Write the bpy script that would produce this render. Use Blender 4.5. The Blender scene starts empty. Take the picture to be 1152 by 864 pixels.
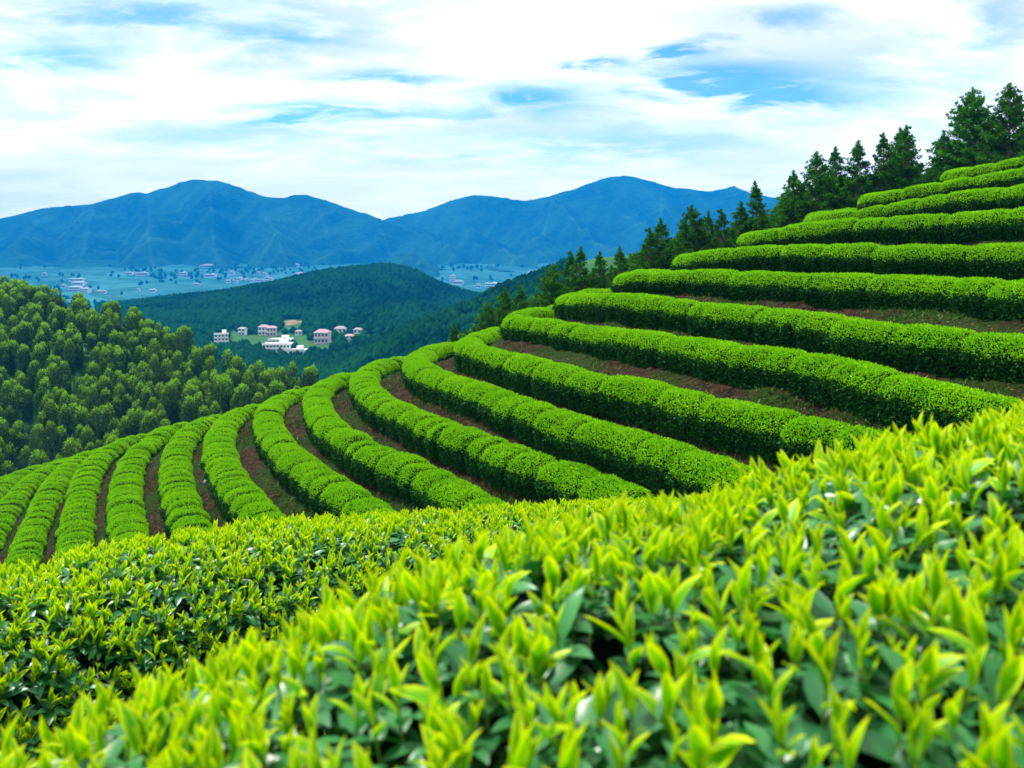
import bpy, math, random
import numpy as np
R = math.radians
rng = np.random.default_rng(11)
random.seed(5)

# ------------------------------------------------------------------ camera, sky, sun, exposure
sc = bpy.context.scene
col = sc.collection
F, CX, HY = 1000.0, 576.0, 278.0          # focal length in photo pixels, centre column, horizon row

cam = bpy.data.cameras.new("camera")
cam_o = bpy.data.objects.new("camera", cam); col.objects.link(cam_o)
cam_o.location = (0, 0, 0); cam_o.rotation_euler = (R(90), 0, 0)
cam.sensor_width = 36; cam.lens = 36 * F / 1152
cam.shift_y = -(432 - HY) / 1152
cam.clip_start = 0.02; cam.clip_end = 20000
cam.dof.use_dof = True; cam.dof.focus_distance = 8.0; cam.dof.aperture_fstop = 5.8
sc.camera = cam_o

SUN_EL, SUN_AZ = 62.0, -55.0
sun = bpy.data.lights.new("sun", 'SUN'); sun.energy = 4.0; sun.angle = R(11); sun.color = (1, .96, .88)
sun_o = bpy.data.objects.new("sun", sun); col.objects.link(sun_o)
sun_o.rotation_euler = (R(90 - SUN_EL), 0, R(180 - SUN_AZ) + R(0))
sc.view_settings.view_transform = 'Standard'; sc.view_settings.look = 'None'
sc.view_settings.gamma = 1; sc.view_settings.use_curve_mapping = False
sc.view_settings.exposure = 0.78
sc.render.engine = 'CYCLES'
cy = sc.cycles
cy.use_denoising = True; cy.max_bounces = 6; cy.diffuse_bounces = 3; cy.glossy_bounces = 2
cy.transmission_bounces = 4; cy.volume_bounces = 0; cy.transparent_max_bounces = 8
cy.sample_clamp_indirect = 6; cy.caustics_reflective = False; cy.caustics_refractive = False

HAZE_TOP, HAZE_DENS, HAZE_COL = 345.0, 1 / 3200.0, (.0, .27, .82)

def N(nt, typ, **kw):
    n = nt.nodes.new(typ)
    for k, v in kw.items(): setattr(n, k, v)
    return n
def mathn(nt, op, a, b=None, c=None, clamp=False):
    n = nt.nodes.new("ShaderNodeMath"); n.operation = op; n.use_clamp = clamp
    for i, v in enumerate((a, b, c)):
        if v is None: continue
        if isinstance(v, (int, float)): n.inputs[i].default_value = v
        else: nt.links.new(v, n.inputs[i])
    return n.outputs[0]
def mixc(nt, fac, a, b, blend='MIX'):
    n = nt.nodes.new("ShaderNodeMix"); n.data_type = 'RGBA'; n.blend_type = blend; n.clamp_factor = True
    for i, v in ((0, fac), (6, a), (7, b)):
        if isinstance(v, (int, float)): n.inputs[i].default_value = v
        elif isinstance(v, tuple): n.inputs[i].default_value = (*v, 1) if len(v) == 3 else v
        else: nt.links.new(v, n.inputs[i])
    return n.outputs[2]
def maprange(nt, v, a, b, c, d, smooth=True):
    n = nt.nodes.new("ShaderNodeMapRange"); n.interpolation_type = 'SMOOTHSTEP' if smooth else 'LINEAR'
    nt.links.new(v, n.inputs[0])
    for i, x in zip((1, 2, 3, 4), (a, b, c, d)): n.inputs[i].default_value = x
    return n.outputs[0]

world = bpy.data.worlds.new("World"); sc.world = world; world.use_nodes = True
def build_world():
    nt = world.node_tree; nt.nodes.clear()
    out = N(nt, "ShaderNodeOutputWorld"); bg = N(nt, "ShaderNodeBackground"); bg.inputs[1].default_value = .08
    sky = N(nt, "ShaderNodeTexSky", sky_type='NISHITA'); sky.sun_disc = False
    sky.sun_elevation = R(SUN_EL); sky.sun_rotation = R(SUN_AZ); sky.air_density = 1.0; sky.dust_density = .6; sky.ozone_density = 2.0
    tc = N(nt, "ShaderNodeTexCoord"); sep = N(nt, "ShaderNodeSeparateXYZ"); nt.links.new(tc.outputs['Generated'], sep.inputs[0])
    x, y, z = sep.outputs
    zc = mathn(nt, 'MAXIMUM', z, 0.0)
    # cloud deck: project the direction on a high layer
    den = mathn(nt, 'ADD', zc, 0.15)
    cx = mathn(nt, 'DIVIDE', x, den); cyy = mathn(nt, 'DIVIDE', y, den)
    cmb = N(nt, "ShaderNodeCombineXYZ"); nt.links.new(cx, cmb.inputs[0]); nt.links.new(cyy, cmb.inputs[1])
    mp = N(nt, "ShaderNodeMapping"); nt.links.new(cmb.outputs[0], mp.inputs[0]); mp.inputs['Rotation'].default_value = (0, 0, R(12)); mp.inputs['Scale'].default_value = (.66, 1.0, 1)
    n1 = N(nt, "ShaderNodeTexNoise"); n1.inputs['Scale'].default_value = 2.1; n1.inputs['Detail'].default_value = 7; n1.inputs['Roughness'].default_value = .62; n1.inputs['Distortion'].default_value = .4
    nt.links.new(mp.outputs[0], n1.inputs[0])
    n2 = N(nt, "ShaderNodeTexNoise"); n2.inputs['Scale'].default_value = 5.0; n2.inputs['Detail'].default_value = 8; n2.inputs['Roughness'].default_value = .62; n2.inputs['Distortion'].default_value = .6
    nt.links.new(mp.outputs[0], n2.inputs[0])
    # open blue gaps of this sky: azimuth = x/y, elevation = z/y
    ys = mathn(nt, 'MAXIMUM', y, .05)
    az = mathn(nt, 'DIVIDE', x, ys); el = mathn(nt, 'DIVIDE', z, ys)
    azw = mathn(nt, 'ADD', az, mathn(nt, 'MULTIPLY', mathn(nt, 'SUBTRACT', n2.outputs[0], .5), .20))
    elw = mathn(nt, 'ADD', el, mathn(nt, 'MULTIPLY', mathn(nt, 'SUBTRACT', n2.outputs[0], .5), .055))
    gaps = [(430,91,70,11,1.0),(350,124,90,17,.75),(600,108,75,17,.9),(480,128,110,10,.5),(330,45,85,20,.75),(60,62,120,22,.75),(180,12,170,22,.75),
            (810,86,110,22,1.0),(782,51,36,8,.9),(670,71,32,8,.8),(905,14,60,16,.6),(1060,80,130,40,.45),(900,110,120,22,.6),(1130,20,40,40,.5),(760,150,200,25,.35),(250,150,160,20,.35),(600,165,200,20,.3)]
    tot = None
    for px, py, sx, sy, a in gaps:
        u = mathn(nt, 'DIVIDE', mathn(nt, 'SUBTRACT', azw, (px - CX) / F), sx / F)
        v = mathn(nt, 'DIVIDE', mathn(nt, 'SUBTRACT', elw, (HY - py) / F), sy / F)
        r2 = mathn(nt, 'ADD', mathn(nt, 'MULTIPLY', u, u), mathn(nt, 'MULTIPLY', v, v))
        g = mathn(nt, 'MULTIPLY', mathn(nt, 'POWER', 2.718, mathn(nt, 'MULTIPLY', r2, -1.0)), a)
        tot = g if tot is None else mathn(nt, 'ADD', tot, g)
    rag = mathn(nt, 'MULTIPLY', maprange(nt, n2.outputs[0], .3, .62, .65, 1.25), 1.0)
    gap = mathn(nt, 'MULTIPLY', tot, rag, clamp=True)
    cover = mathn(nt, 'SUBTRACT', 1.0, mathn(nt, 'MULTIPLY', gap, .92))
    # cloud radiance: bright crests, greyer thin bases
    lum = maprange(nt, n1.outputs[0], .40, .60, 0, 1)
    high = maprange(nt, el, .07, .19, 0, 1)
    lum = mathn(nt, 'MULTIPLY', lum, mathn(nt, 'MULTIPLY_ADD', high, .75, .25))
    ccol = mixc(nt, lum, (6.7, 7.1, 8.0), (11.5, 11.5, 11.5))
    skyb = mixc(nt, 1.0, sky.outputs[0], (.26, .80, 1.4), 'MULTIPLY')
    c = mixc(nt, cover, skyb, ccol)
    # added sky brightness, warmer towards the horizon, offsetting the haze box's dimming
    path = mathn(nt, 'MINIMUM', mathn(nt, 'DIVIDE', HAZE_TOP, mathn(nt, 'MAXIMUM', zc, .001)), 4300.0)
    tau = mathn(nt, 'MULTIPLY', path, HAZE_DENS)
    cm = N(nt, "ShaderNodeCombineXYZ")
    for k_, e_ in enumerate((.86, .79, .60)): nt.links.new(mathn(nt, 'POWER', 2.718, mathn(nt, 'MULTIPLY', tau, e_)), cm.inputs[k_])
    vm = N(nt, "ShaderNodeVectorMath", operation='MULTIPLY'); nt.links.new(c, vm.inputs[0]); nt.links.new(cm.outputs[0], vm.inputs[1]); c = vm.outputs[0]
    nt.links.new(c, bg.inputs[0]); nt.links.new(bg.outputs[0], out.inputs[0])
build_world()

# ------------------------------------------------------------------ small tools
def px2w(px, py, d):
    return np.array([(px - CX) / F * d, d, (HY - py) / F * d])

def _h(ix, iy, iz, seed):
    n = (ix.astype(np.int64) * 374761393 + iy.astype(np.int64) * 668265263 + iz.astype(np.int64) * 2147483647 + seed * 974711) & 0xffffffff
    n = ((n ^ (n >> 13)) * 1274126177) & 0xffffffff
    n = ((n ^ (n >> 16)) * 2246822519) & 0xffffffff
    return ((n ^ (n >> 15)) & 0xffffff) / float(0xffffff)
def vnoise(x, y, z=None, seed=0):
    x = np.asarray(x, float); y = np.asarray(y, float); z = np.zeros_like(x) if z is None else np.asarray(z, float)
    ix, iy, iz = np.floor(x), np.floor(y), np.floor(z)
    fx, fy, fz = x - ix, y - iy, z - iz
    fx, fy, fz = [f * f * (3 - 2 * f) for f in (fx, fy, fz)]
    r = 0
    for dx in (0, 1):
        for dy in (0, 1):
            for dz in (0, 1):
                w = (fx if dx else 1 - fx) * (fy if dy else 1 - fy) * (fz if dz else 1 - fz)
                r = r + w * _h(ix + dx, iy + dy, iz + dz, seed)
    return r * 2 - 1
def fbm(x, y, z=None, o=4, seed=0):
    r, a = 0, .5
    for i in range(o):
        r = r + a * vnoise(x, y, z, seed + i * 7); a *= .5
        x = x * 2.03 + 5.2; y = y * 2.03 + 1.7
        if z is not None: z = z * 2.03 + 3.1
    return r
def unit(v): return v / (np.linalg.norm(v, axis=-1, keepdims=True) + 1e-12)

def make_mesh(name, V, faces, mats=(), midx=None, smooth=True, attrs=None):
    """faces: (M,k) int array or list of such arrays"""
    if not isinstance(faces, (list, tuple)): faces = [faces]
    faces = [f for f in faces if len(f)]
    me = bpy.data.meshes.new(name)
    V = np.asarray(V, np.float32)
    nl = sum(f.size for f in faces); nf = sum(len(f) for f in faces)
    me.vertices.add(len(V)); me.loops.add(nl); me.polygons.add(nf)
    me.vertices.foreach_set("co", V.ravel())
    me.loops.foreach_set("vertex_index", np.concatenate([f.ravel() for f in faces]).astype(np.int32))
    tot = np.concatenate([np.full(len(f), f.shape[1]) for f in faces])
    st = np.concatenate([[0], np.cumsum(tot)[:-1]])
    me.polygons.foreach_set("loop_start", st.astype(np.int32))
    me.polygons.foreach_set("use_smooth", np.full(nf, smooth, bool))
    for m in mats: me.materials.append(m)
    if midx is not None: me.polygons.foreach_set("material_index", np.asarray(midx, np.int32))
    if attrs:
        for k, a in attrs.items():
            at = me.attributes.new(k, 'FLOAT', 'POINT'); at.data.foreach_set("value", np.asarray(a, np.float32))
    me.update(calc_edges=True)
    return me
def link(name, me, parent=None, kind=None):
    o = bpy.data.objects.new(name, me); col.objects.link(o)
    if parent is not None: o.parent = parent
    if kind: o["kind"] = kind
    return o
def empty(name, loc, label, cat, group=None, rz=0):
    o = bpy.data.objects.new(name, None); col.objects.link(o); o.empty_display_size = .3
    o.location = loc; o.rotation_euler = (0, 0, rz)
    o["label"] = label; o["category"] = cat
    if group: o["group"] = group
    return o
def grid_faces(a, b, wrap=False):
    i = np.arange(a - 1)[:, None]; j = np.arange(b if wrap else b - 1)[None, :]
    j2 = (j + 1) % b
    return np.stack([i * b + j, i * b + j2, (i + 1) * b + j2, (i + 1) * b + j], -1).reshape(-1, 4)

# ------------------------------------------------------------------ materials
def leaf_mat(name, c0, c1, trans, rough=.5, trans_w=.3, attr='tint', edge=None, spec=.3, obj_var=0.0, hue=None):
    m = bpy.data.materials.new(name); m.use_nodes = True; nt = m.node_tree; nt.nodes.clear()
    out = N(nt, "ShaderNodeOutputMaterial"); p = N(nt, "ShaderNodeBsdfPrincipled")
    a = N(nt, "ShaderNodeAttribute", attribute_name=attr)
    c = mixc(nt, a.outputs['Fac'], c0, c1)
    if edge:
        e = N(nt, "ShaderNodeAttribute", attribute_name='edge')
        c = mixc(nt, maprange(nt, e.outputs['Fac'], .3, 1.05, 0, 1), c, edge)
    if obj_var:
        oi = N(nt, "ShaderNodeObjectInfo")
        c = mixc(nt, mathn(nt, 'MULTIPLY', oi.outputs['Random'], obj_var), c, hue)
    nt.links.new(c, p.inputs['Base Color']); p.inputs['Roughness'].default_value = rough
    p.inputs['Specular IOR Level'].default_value = spec
    t = N(nt, "ShaderNodeBsdfTranslucent")
    tcol = mixc(nt, 1.0, c, trans, 'MULTIPLY'); nt.links.new(tcol, t.inputs[0])
    mx = N(nt, "ShaderNodeMixShader"); mx.inputs[0].default_value = trans_w
    nt.links.new(p.outputs[0], mx.inputs[1]); nt.links.new(t.outputs[0], mx.inputs[2]); nt.links.new(mx.outputs[0], out.inputs[0])
    return m
def plain_mat(name, c, rough=.8, c2=None, scale=3.0, bump=0.0, spec=.3):
    m = bpy.data.materials.new(name); m.use_nodes = True; nt = m.node_tree; p = nt.nodes['Principled BSDF']
    p.inputs['Roughness'].default_value = rough; p.inputs['Specular IOR Level'].default_value = spec
    p.inputs['Base Color'].default_value = (*c, 1)
    if c2 or bump:
        tc = N(nt, "ShaderNodeTexCoord"); n = N(nt, "ShaderNodeTexNoise"); n.inputs['Scale'].default_value = scale; n.inputs['Detail'].default_value = 6
        nt.links.new(tc.outputs['Object'], n.inputs[0])
        if c2: nt.links.new(mixc(nt, maprange(nt, n.outputs[0], .35, .65, 0, 1), c, c2), p.inputs['Base Color'])
        if bump:
            b = N(nt, "ShaderNodeBump"); b.inputs[0].default_value = bump; nt.links.new(n.outputs[0], b.inputs['Height']); nt.links.new(b.outputs[0], p.inputs['Normal'])
    return m

M = {}
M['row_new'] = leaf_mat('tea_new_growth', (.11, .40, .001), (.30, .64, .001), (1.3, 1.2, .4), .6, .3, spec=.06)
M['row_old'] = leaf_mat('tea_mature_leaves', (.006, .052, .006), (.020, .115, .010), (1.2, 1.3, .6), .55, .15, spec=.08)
M['row_core'] = plain_mat('hedge_shade_core', (.003, .016, .003), .95, (.007, .026, .004), 6.0, spec=0)  # solid stand-in for branches; shade inside the hedge put into the colour
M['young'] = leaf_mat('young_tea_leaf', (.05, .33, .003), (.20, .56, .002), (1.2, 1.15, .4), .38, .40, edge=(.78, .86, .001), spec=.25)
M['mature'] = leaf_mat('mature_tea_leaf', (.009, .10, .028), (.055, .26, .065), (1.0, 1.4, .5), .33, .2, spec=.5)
M['stem'] = plain_mat('tea_stem', (.12, .22, .02), .6)
M['twig'] = plain_mat('tea_twig', (.045, .035, .02), .9)
M['pine'] = leaf_mat('pine_needles', (.014, .10, .016), (.085, .30, .012), (1.2, 1.3, .5), .6, .2, obj_var=.5, hue=(.03, .10, .008), spec=.06)
M['bark'] = plain_mat('pine_bark', (.10, .07, .05), .9, (.17, .12, .09), 6.0, .4)
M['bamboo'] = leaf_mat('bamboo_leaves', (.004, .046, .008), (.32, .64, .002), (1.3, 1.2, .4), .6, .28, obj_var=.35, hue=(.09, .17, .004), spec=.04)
M['culm'] = plain_mat('bamboo_culm', (.10, .16, .04), .5)
M['wood_far'] = leaf_mat('far_wood', (.002, .019, .007), (.010, .075, .012), (1, 1, 1), .8, .05, spec=.0)
M['grass'] = leaf_mat('weeds', (.015, .07, .004), (.06, .16, .008), (1.2, 1.2, .5), .6, .25)
M['litter'] = leaf_mat('dry_leaves', (.045, .024, .012), (.17, .10, .055), (1, 1, 1), .8, .1, spec=.05)
M['stone'] = plain_mat('field_stone', (.20, .17, .16), .8, (.11, .095, .09), 8.0, .5)

# ------------------------------------------------------------------ the tea rows as traced contours
# each: (height of the top below the eye or None, [(px, py) or (px, py, depth)])  first point = far side, then round the end, then along the front
c0 = -.1
rows = []
def lev(i, pts): rows.append((i, [px2w(x, y, F * (.7 * i + c0) / (y - HY)) for x, y in pts]))
def dep(i, pts): rows.append((i, [px2w(x, y, d) for x, y, d in pts]))
dep(-4, [(1110,188,34.5),(1085,190,32.5),(1073,193,31),(1090,190,30.2),(1119,184,29.4),(1152,177,28.5),(1230,163,25.5)])
dep(-3, [(1020,214,33),(990,217,31),(980,219,29.3),(1009,214,28.3),(1075,202,27),(1152,189,25.3),(1250,172,22.5)])
dep(-2, [(965,234,31.5),(930,239,29.5),(918,242,28),(944,239,27.2),(1009,228,26),(1075,217,24.3),(1152,209,22.5),(1260,190,19.5)])
dep(-1, [(900,255,30.5),(862,260,28.5),(843,264,27),(865,259,26),(900,254,25.2),(966,247,23.8),(1053,241,21.8),(1152,234,20),(1270,222,17)])
dep(0, [(840,279,30),(795,283,28),(772,288,26.6),(787,283,25.6),(839,278,24.3),(900,275,23),(1009,275,20.6),(1152,275,18),(1290,277,15)])
dep(1, [(775,303,30),(725,304,28),(704,309,26.6),(717,306,25.6),(787,304,24),(876,307,21.6),(944,309,20),(1053,313,17.8),(1152,315,15.7),(1290,320,13)])
dep(2, [(720,322,30.5),(665,325,28.3),(641,331,26.8),(655,330,25.6),(705,331,23.6),(772,338,21.5),(824,343,20),(900,349,18),(987,361,16),(1053,368,14.9),(1119,375,13.9),(1152,378,13.5),(1300,392,11.5)])
rows.append((3, [px2w(x, y, d) for x, y, d in [(660,340,30.5),(618,345,29.6),(588,350,28.4),(581,356,27),(609,359,25.4),(644,364,23.6),(688,369,21.8),(731,374,20.3),(824,388,17.8),(900,396,16.2),(966,408,14.8),(1020,423,13.6),(1075,436,12.7),(1141,451,11.8),(1260,480,10.2)]]))
lev(4, [(600,364),(564,368),(543,373),(527,381),(536,387),(557,393),(592,402),(635,412),(679,422),(720,429),(763,439),(807,449),(850,457),(894,466),(955,479),(998,489),(1080,508)])
lev(5, [(535,383),(504,386),(483,391),(469,400),(476,409),(495,418),(525,428),(557,438),(601,454),(644,468),(688,480),(737,493),(772,505),(798,514),(870,540)])
lev(6, [(478,399),(447,403),(424,408),(411,418),(413,430),(426,442),(450,454),(481,467),(516,481),(557,495),(592,508),(635,521),(670,534),(693,544),(760,572)])
lev(7, [(422,416),(391,420),(370,427),(357,439),(359,453),(366,466),(377,476),(395,487),(417,499),(450,512),(481,526),(508,540),(534,553),(590,585)])
lev(8, [(366,434),(336,438),(315,445),(303,457),(303,472),(312,488),(325,502),(345,518),(371,536),(392,549),(417,566),(460,600)])
lev(9, [(316,451),(284,456),(263,464),(250,478),(247,497),(252,516),(263,535),(277,551),(296,571),(315,590),(350,625)])
lev(10, [(270,463),(237,468),(215,480),(202,497),(198,517),(200,538),(207,562),(218,588),(236,622)])
lev(11, [(226,473),(191,479),(172,491),(153,507),(144,528),(141,550),(143,578),(149,606),(158,640)])
lev(12, [(184,484),(148,491),(124,502),(108,514),(98,531),(92,551),(87,578),(85,604),(82,640)])
lev(13, [(138,500),(103,508),(83,517),(69,530),(57,547),(47,568),(36,592),(28,616),(18,645)])
lev(14, [(100,513),(63,521),(43,531),(26,545),(10,564),(-2,584),(-20,612),(-38,645)])
lev(15, [(72,517),(34,526),(14,536),(-8,552),(-28,572),(-48,598),(-70,630)])
lev(16, [(30,530),(-8,541),(-34,555),(-60,576),(-84,602),(-110,635)])

def spline(P, step):
    P = np.asarray(P, float)
    Q = np.vstack([2 * P[0] - P[1], P, 2 * P[-1] - P[-2]])
    out = []
    for i in range(1, len(Q) - 2):
        p0, p1, p2, p3 = Q[i - 1:i + 3]
        t = np.linspace(0, 1, 24, endpoint=False)[:, None]
        out.append(.5 * (2 * p1 + (p2 - p0) * t + (2 * p0 - 5 * p1 + 4 * p2 - p3) * t ** 2 + (3 * p1 - p0 - 3 * p2 + p3) * t ** 3))
    out = np.vstack(out + [P[-1:]])
    s = np.concatenate([[0], np.cumsum(np.linalg.norm(np.diff(out, axis=0), axis=1))])
    n = max(4, int(s[-1] / step)); ss = np.linspace(0, s[-1], n)
    res = np.stack([np.interp(ss, s, out[:, k]) for k in range(3)], 1)
    for _ in range(int(.9 / step)):
        res[1:-1] = (res[:-2] + 2 * res[1:-1] + res[2:]) / 4
    return res

HEDGE_H, HEDGE_W = .63, .46
row_paths = []
for i, P in rows:
    P = np.array(P)
    b = unit(P[0] - P[1]); b[2] *= .3                       # carry the row on round the far side of the spur
    head = [P[0] + b * 7 + np.array([1.5, 1.0, 0]), P[0] + b * 3.2]
    e = unit(P[-1] - P[-2]); e[2] *= .6
    row_paths.append((i, spline(np.vstack([head, P, P[-1] + e * 2, P[-1] + e * 4]), .13)))

# foreground hedges: centre lines of their tops
near_path = spline([(-1.9, -.95, -.66), (-1.0, -.10, -.575), (-.36, .42, -.495), (.29, .86, -.385), (.82, 1.12, -.305), (1.34, 1.37, -.235), (2.5, 1.92, -.15), (4.3, 2.65, -.07)], .04)
mid_path = spline([(-3.6, .8, -.94), (-2.35, 1.95, -1.0), (-1.46, 2.85, -1.06), (-.75, 3.5, -1.17), (.1, 4.25, -1.33), (1.1, 5.15, -1.53), (2.6, 6.4, -1.75)], .05)

# ------------------------------------------------------------------ ground height
ctr = []
for i, P in row_paths:
    for k in range(0, len(P), 14): ctr.append(P[k] - (0, 0, HEDGE_H - .02))
for P in (near_path, mid_path):
    for k in range(0, len(P), 14): ctr.append(P[k] - (0, 0, 1.05))
ctr += [np.array(p) for p in [(0, -.6, -1.6), (-2, -3, -1.7), (2, -3, -1.2), (-6, -3, -2.2), (6, -3, -.6), (0, -12, -2), (-14, -10, -5), (14, -10, .8), (10, 2, -.7), (12, 8, -.9),
        (20, 5, 1.0), (22, 14, 3.0), (26, 24, 4.2), (34, 34, 4.6), (42, 20, 6.5), (42, 44, 3.5), (26, 40, 2.6), (20, 46, .2), (30, 58, -1.5), (12, 44, -3.2), (5, 44, -5.5), (14, 58, -7),
        (-2, 46, -9), (-9, 48, -12), (4, 60, -13), (-18, 52, -15), (-8, 64, -18), (-30, 55, -18), (-36, 42, -17), (-34, 28, -15), (-30, 16, -11), (-20, 6, -6.5), (-44, 30, -20), (-48, 50, -23), (-22, 68, -22), (12, 74, -14), (34, 76, -6), (-40, 5, -14), (-40, 68, -27)]]
C = np.array(ctr); eps = 1.2
def phi(a, b): return np.sqrt(((a[:, None, :2] - b[None, :, :2]) ** 2).sum(-1) + eps ** 2)
A = phi(C, C) + np.eye(len(C)) * -.35
Pm = np.hstack([np.ones((len(C), 1)), C[:, :2]])
K = np.block([[A, Pm], [Pm.T, np.zeros((3, 3))]])
w = np.linalg.solve(K, np.concatenate([C[:, 2], np.zeros(3)]))
GX, GY = np.arange(-60, 60.1, .4), np.arange(-24, 90.1, .4)
gg = np.stack(np.meshgrid(GX, GY, indexing='ij'), -1).reshape(-1, 2)
near_z = np.concatenate([phi(q, C) @ w[:len(C)] + w[-3] + q @ w[-2:] for q in np.array_split(gg, 30)]).reshape(len(GX), len(GY))
def bilin(x, y):
    fx = np.clip((x - GX[0]) / .4, 0, len(GX) - 1.001); fy = np.clip((y - GY[0]) / .4, 0, len(GY) - 1.001)
    i, j = fx.astype(int), fy.astype(int); u, v = fx - i, fy - j
    Z = near_z
    return Z[i, j] * (1 - u) * (1 - v) + Z[i + 1, j] * u * (1 - v) + Z[i, j + 1] * (1 - u) * v + Z[i + 1, j + 1] * u * v
def sstep(a, b, x):
    t = np.clip((x - a) / (b - a), 0, 1); return t * t * (3 - 2 * t)
def smax(a, b, k): return .5 * (a + b + np.sqrt((a - b) ** 2 + k * k))
def smin(a, b, k): return .5 * (a + b - np.sqrt((a - b) ** 2 + k * k))

def far_z(x, y):
    r = np.hypot(x, y)
    v = -58 - 46 * sstep(900, 1500, r) + 42 * sstep(2000, 3000, r) + fbm(x / 160, y / 160, o=4, seed=3) * (6 + 8 * sstep(1000, 2000, r))
    # the bamboo spur on the left
    face = -62.5 + .055 * x + .317 * y
    yr = 174 - (x + 98) * .704
    back = face - .85 * (y - yr)
    side = -13 - .75 * (x + 12)
    g = smin(smin(face, back, 5), side, 5) + fbm(x / 22, y / 22, o=3, seed=9) * 2.0
    z = smax(v, g, 4)
    # wooded hill in the middle of the valley, with its lower shoulder to the left
    dx = x + 138; sx = np.where(dx < 0, 140., 78.)
    hill = 35 * np.exp(-(dx / sx) ** 2 - ((y - 890) / 140) ** 2) + 6 * np.exp(-((x + 265) / 85) ** 2 - ((y - 720) / 110) ** 2) + 16 * np.exp(-((x + 75) / 45) ** 2 - ((y - 620) / 60) ** 2)
    hill = hill * (1 + .22 * fbm(x / 60, y / 60, o=4, seed=21))
    z = z + hill
    # wooded slope coming down from the right
    s2 = (18 + .42 * (x + 45) + 7 * fbm(x / 40, y / 40, o=3, seed=31)) * np.exp(-((y - 430 - .3 * x) / 105) ** 2)
    z = z + np.clip(s2, 0, 52) * sstep(-90, -50, x)
    # general rise of the land to the right and behind
    z = z + 45 * sstep(0, -300, y) * sstep(1300, 600, r)
    return z
def ground_z(x, y, rough=True):
    x = np.asarray(x, float); y = np.asarray(y, float)
    m = sstep(46, 78, np.maximum(np.hypot(x * 1.35, y - 18), 0))
    zn = bilin(x, y); zf = far_z(x, y)
    z = zn * (1 - m) + zf * m
    if rough:
        a = (1 - sstep(60, 110, np.hypot(x, y))) * sstep(.5, 6, np.hypot(x, y))
        z = z + a * (.15 * fbm(x / .9, y / .9, o=4, seed=41) + .09 * np.abs(fbm(x / .28, y / .28, o=2, seed=47)))
    return z
def ray_ground(px, py, d0=60., d1=4200.):
    d = np.geomspace(d0, d1, 4000); x = (px - CX) / F * d; z = (HY - py) / F * d
    g = ground_z(x, d, False); k = np.argmax(g > z)
    return (x[k], d[k], g[k]) if (g > z).any() else (x[-1], d[-1], g[-1])
plots = []                                # (x, y, half width) of every house: no tree grows there or right in front

# ------------------------------------------------------------------ ground sheet
def build_ground():
    r = np.concatenate([np.geomspace(.5, 12, 150, endpoint=False), np.arange(12, 46, .14), np.geomspace(46, 1200, 210, endpoint=False), np.geomspace(1200, 4200, 60)])
    th = np.concatenate([np.linspace(-38, 38, 620, endpoint=False), np.linspace(38, 322, 150, endpoint=False)])
    th = np.radians(th)
    X = r[:, None] * np.sin(th)[None]; Y = r[:, None] * np.cos(th)[None]
    Z = ground_z(X, Y)
    V = np.stack([X, Y, Z], -1).reshape(-1, 3)
    Fq = grid_faces(len(r), len(th), True)[:, ::-1]
    nb = len(V); V = np.vstack([V, [[0, 0, Z[0].mean()]]])
    cap = np.stack([np.full(len(th), nb), (np.arange(len(th)) + 1) % len(th), np.arange(len(th))], 1)
    m = bpy.data.materials.new('ground'); m.use_nodes = True; nt = m.node_tree; p = nt.nodes['Principled BSDF']
    p.inputs['Roughness'].default_value = .95; p.inputs['Specular IOR Level'].default_value = .1
    g = N(nt, "ShaderNodeNewGeometry"); sep = N(nt, "ShaderNodeSeparateXYZ"); nt.links.new(g.outputs['Position'], sep.inputs[0])
    def noise(scale, detail=6, seed=0):
        n = N(nt, "ShaderNodeTexNoise"); n.inputs['Scale'].default_value = scale; n.inputs['Detail'].default_value = detail
        mp = N(nt, "ShaderNodeMapping"); mp.inputs['Location'].default_value = (seed * 13.1, seed * 7.7, seed); nt.links.new(g.outputs['Position'], mp.inputs[0]); nt.links.new(mp.outputs[0], n.inputs[0]); return n.outputs[0]
    soil = mixc(nt, maprange(nt, noise(3.2), .35, .65, 0, 1), (.016, .010, .005), (.050, .027, .014))
    soil = mixc(nt, maprange(nt, noise(11, 4, 2), .5, .72, 0, .8), soil, (.10, .058, .034))
    moss = mixc(nt, noise(7, 5, 3), (.010, .034, .003), (.030, .066, .006))
    near = mixc(nt, maprange(nt, noise(.55, 6, 5), .44, .60, 0, .92), soil, moss)
    # valley land: woods floor, fields, pale paddies
    wood = mixc(nt, noise(.05, 5, 6), (.022, .095, .016), (.060, .17, .024))
    vo = N(nt, "ShaderNodeTexVoronoi"); vo.inputs['Scale'].default_value = .011; nt.links.new(g.outputs['Position'], vo.inputs[0])
    field = mixc(nt, vo.outputs['Color'], (.012, .10, .085), (.06, .24, .21))
    field = mixc(nt, maprange(nt, noise(.012, 5, 8), .45, .6, 0, .75), field, (.008, .10, .035))
    far = mixc(nt, maprange(nt, sep.outputs[1], 1000, 1400, 0, 1), wood, field)
    dist = mathn(nt, 'SQRT', mathn(nt, 'ADD', mathn(nt, 'MULTIPLY', sep.outputs[0], sep.outputs[0]), mathn(nt, 'MULTIPLY', sep.outputs[1], sep.outputs[1])))
    nt.links.new(mixc(nt, maprange(nt, dist, 52, 68, 0, 1), near, far), p.inputs['Base Color'])
    b = N(nt, "ShaderNodeBump"); b.inputs[0].default_value = 1.0; b.inputs[1].default_value = .3; nt.links.new(noise(9, 8, 4), b.inputs['Height']); nt.links.new(b.outputs[0], p.inputs['Normal'])
    link('ground', make_mesh('ground', V, [Fq, cap], [m]), kind='structure')
build_ground()

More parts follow.
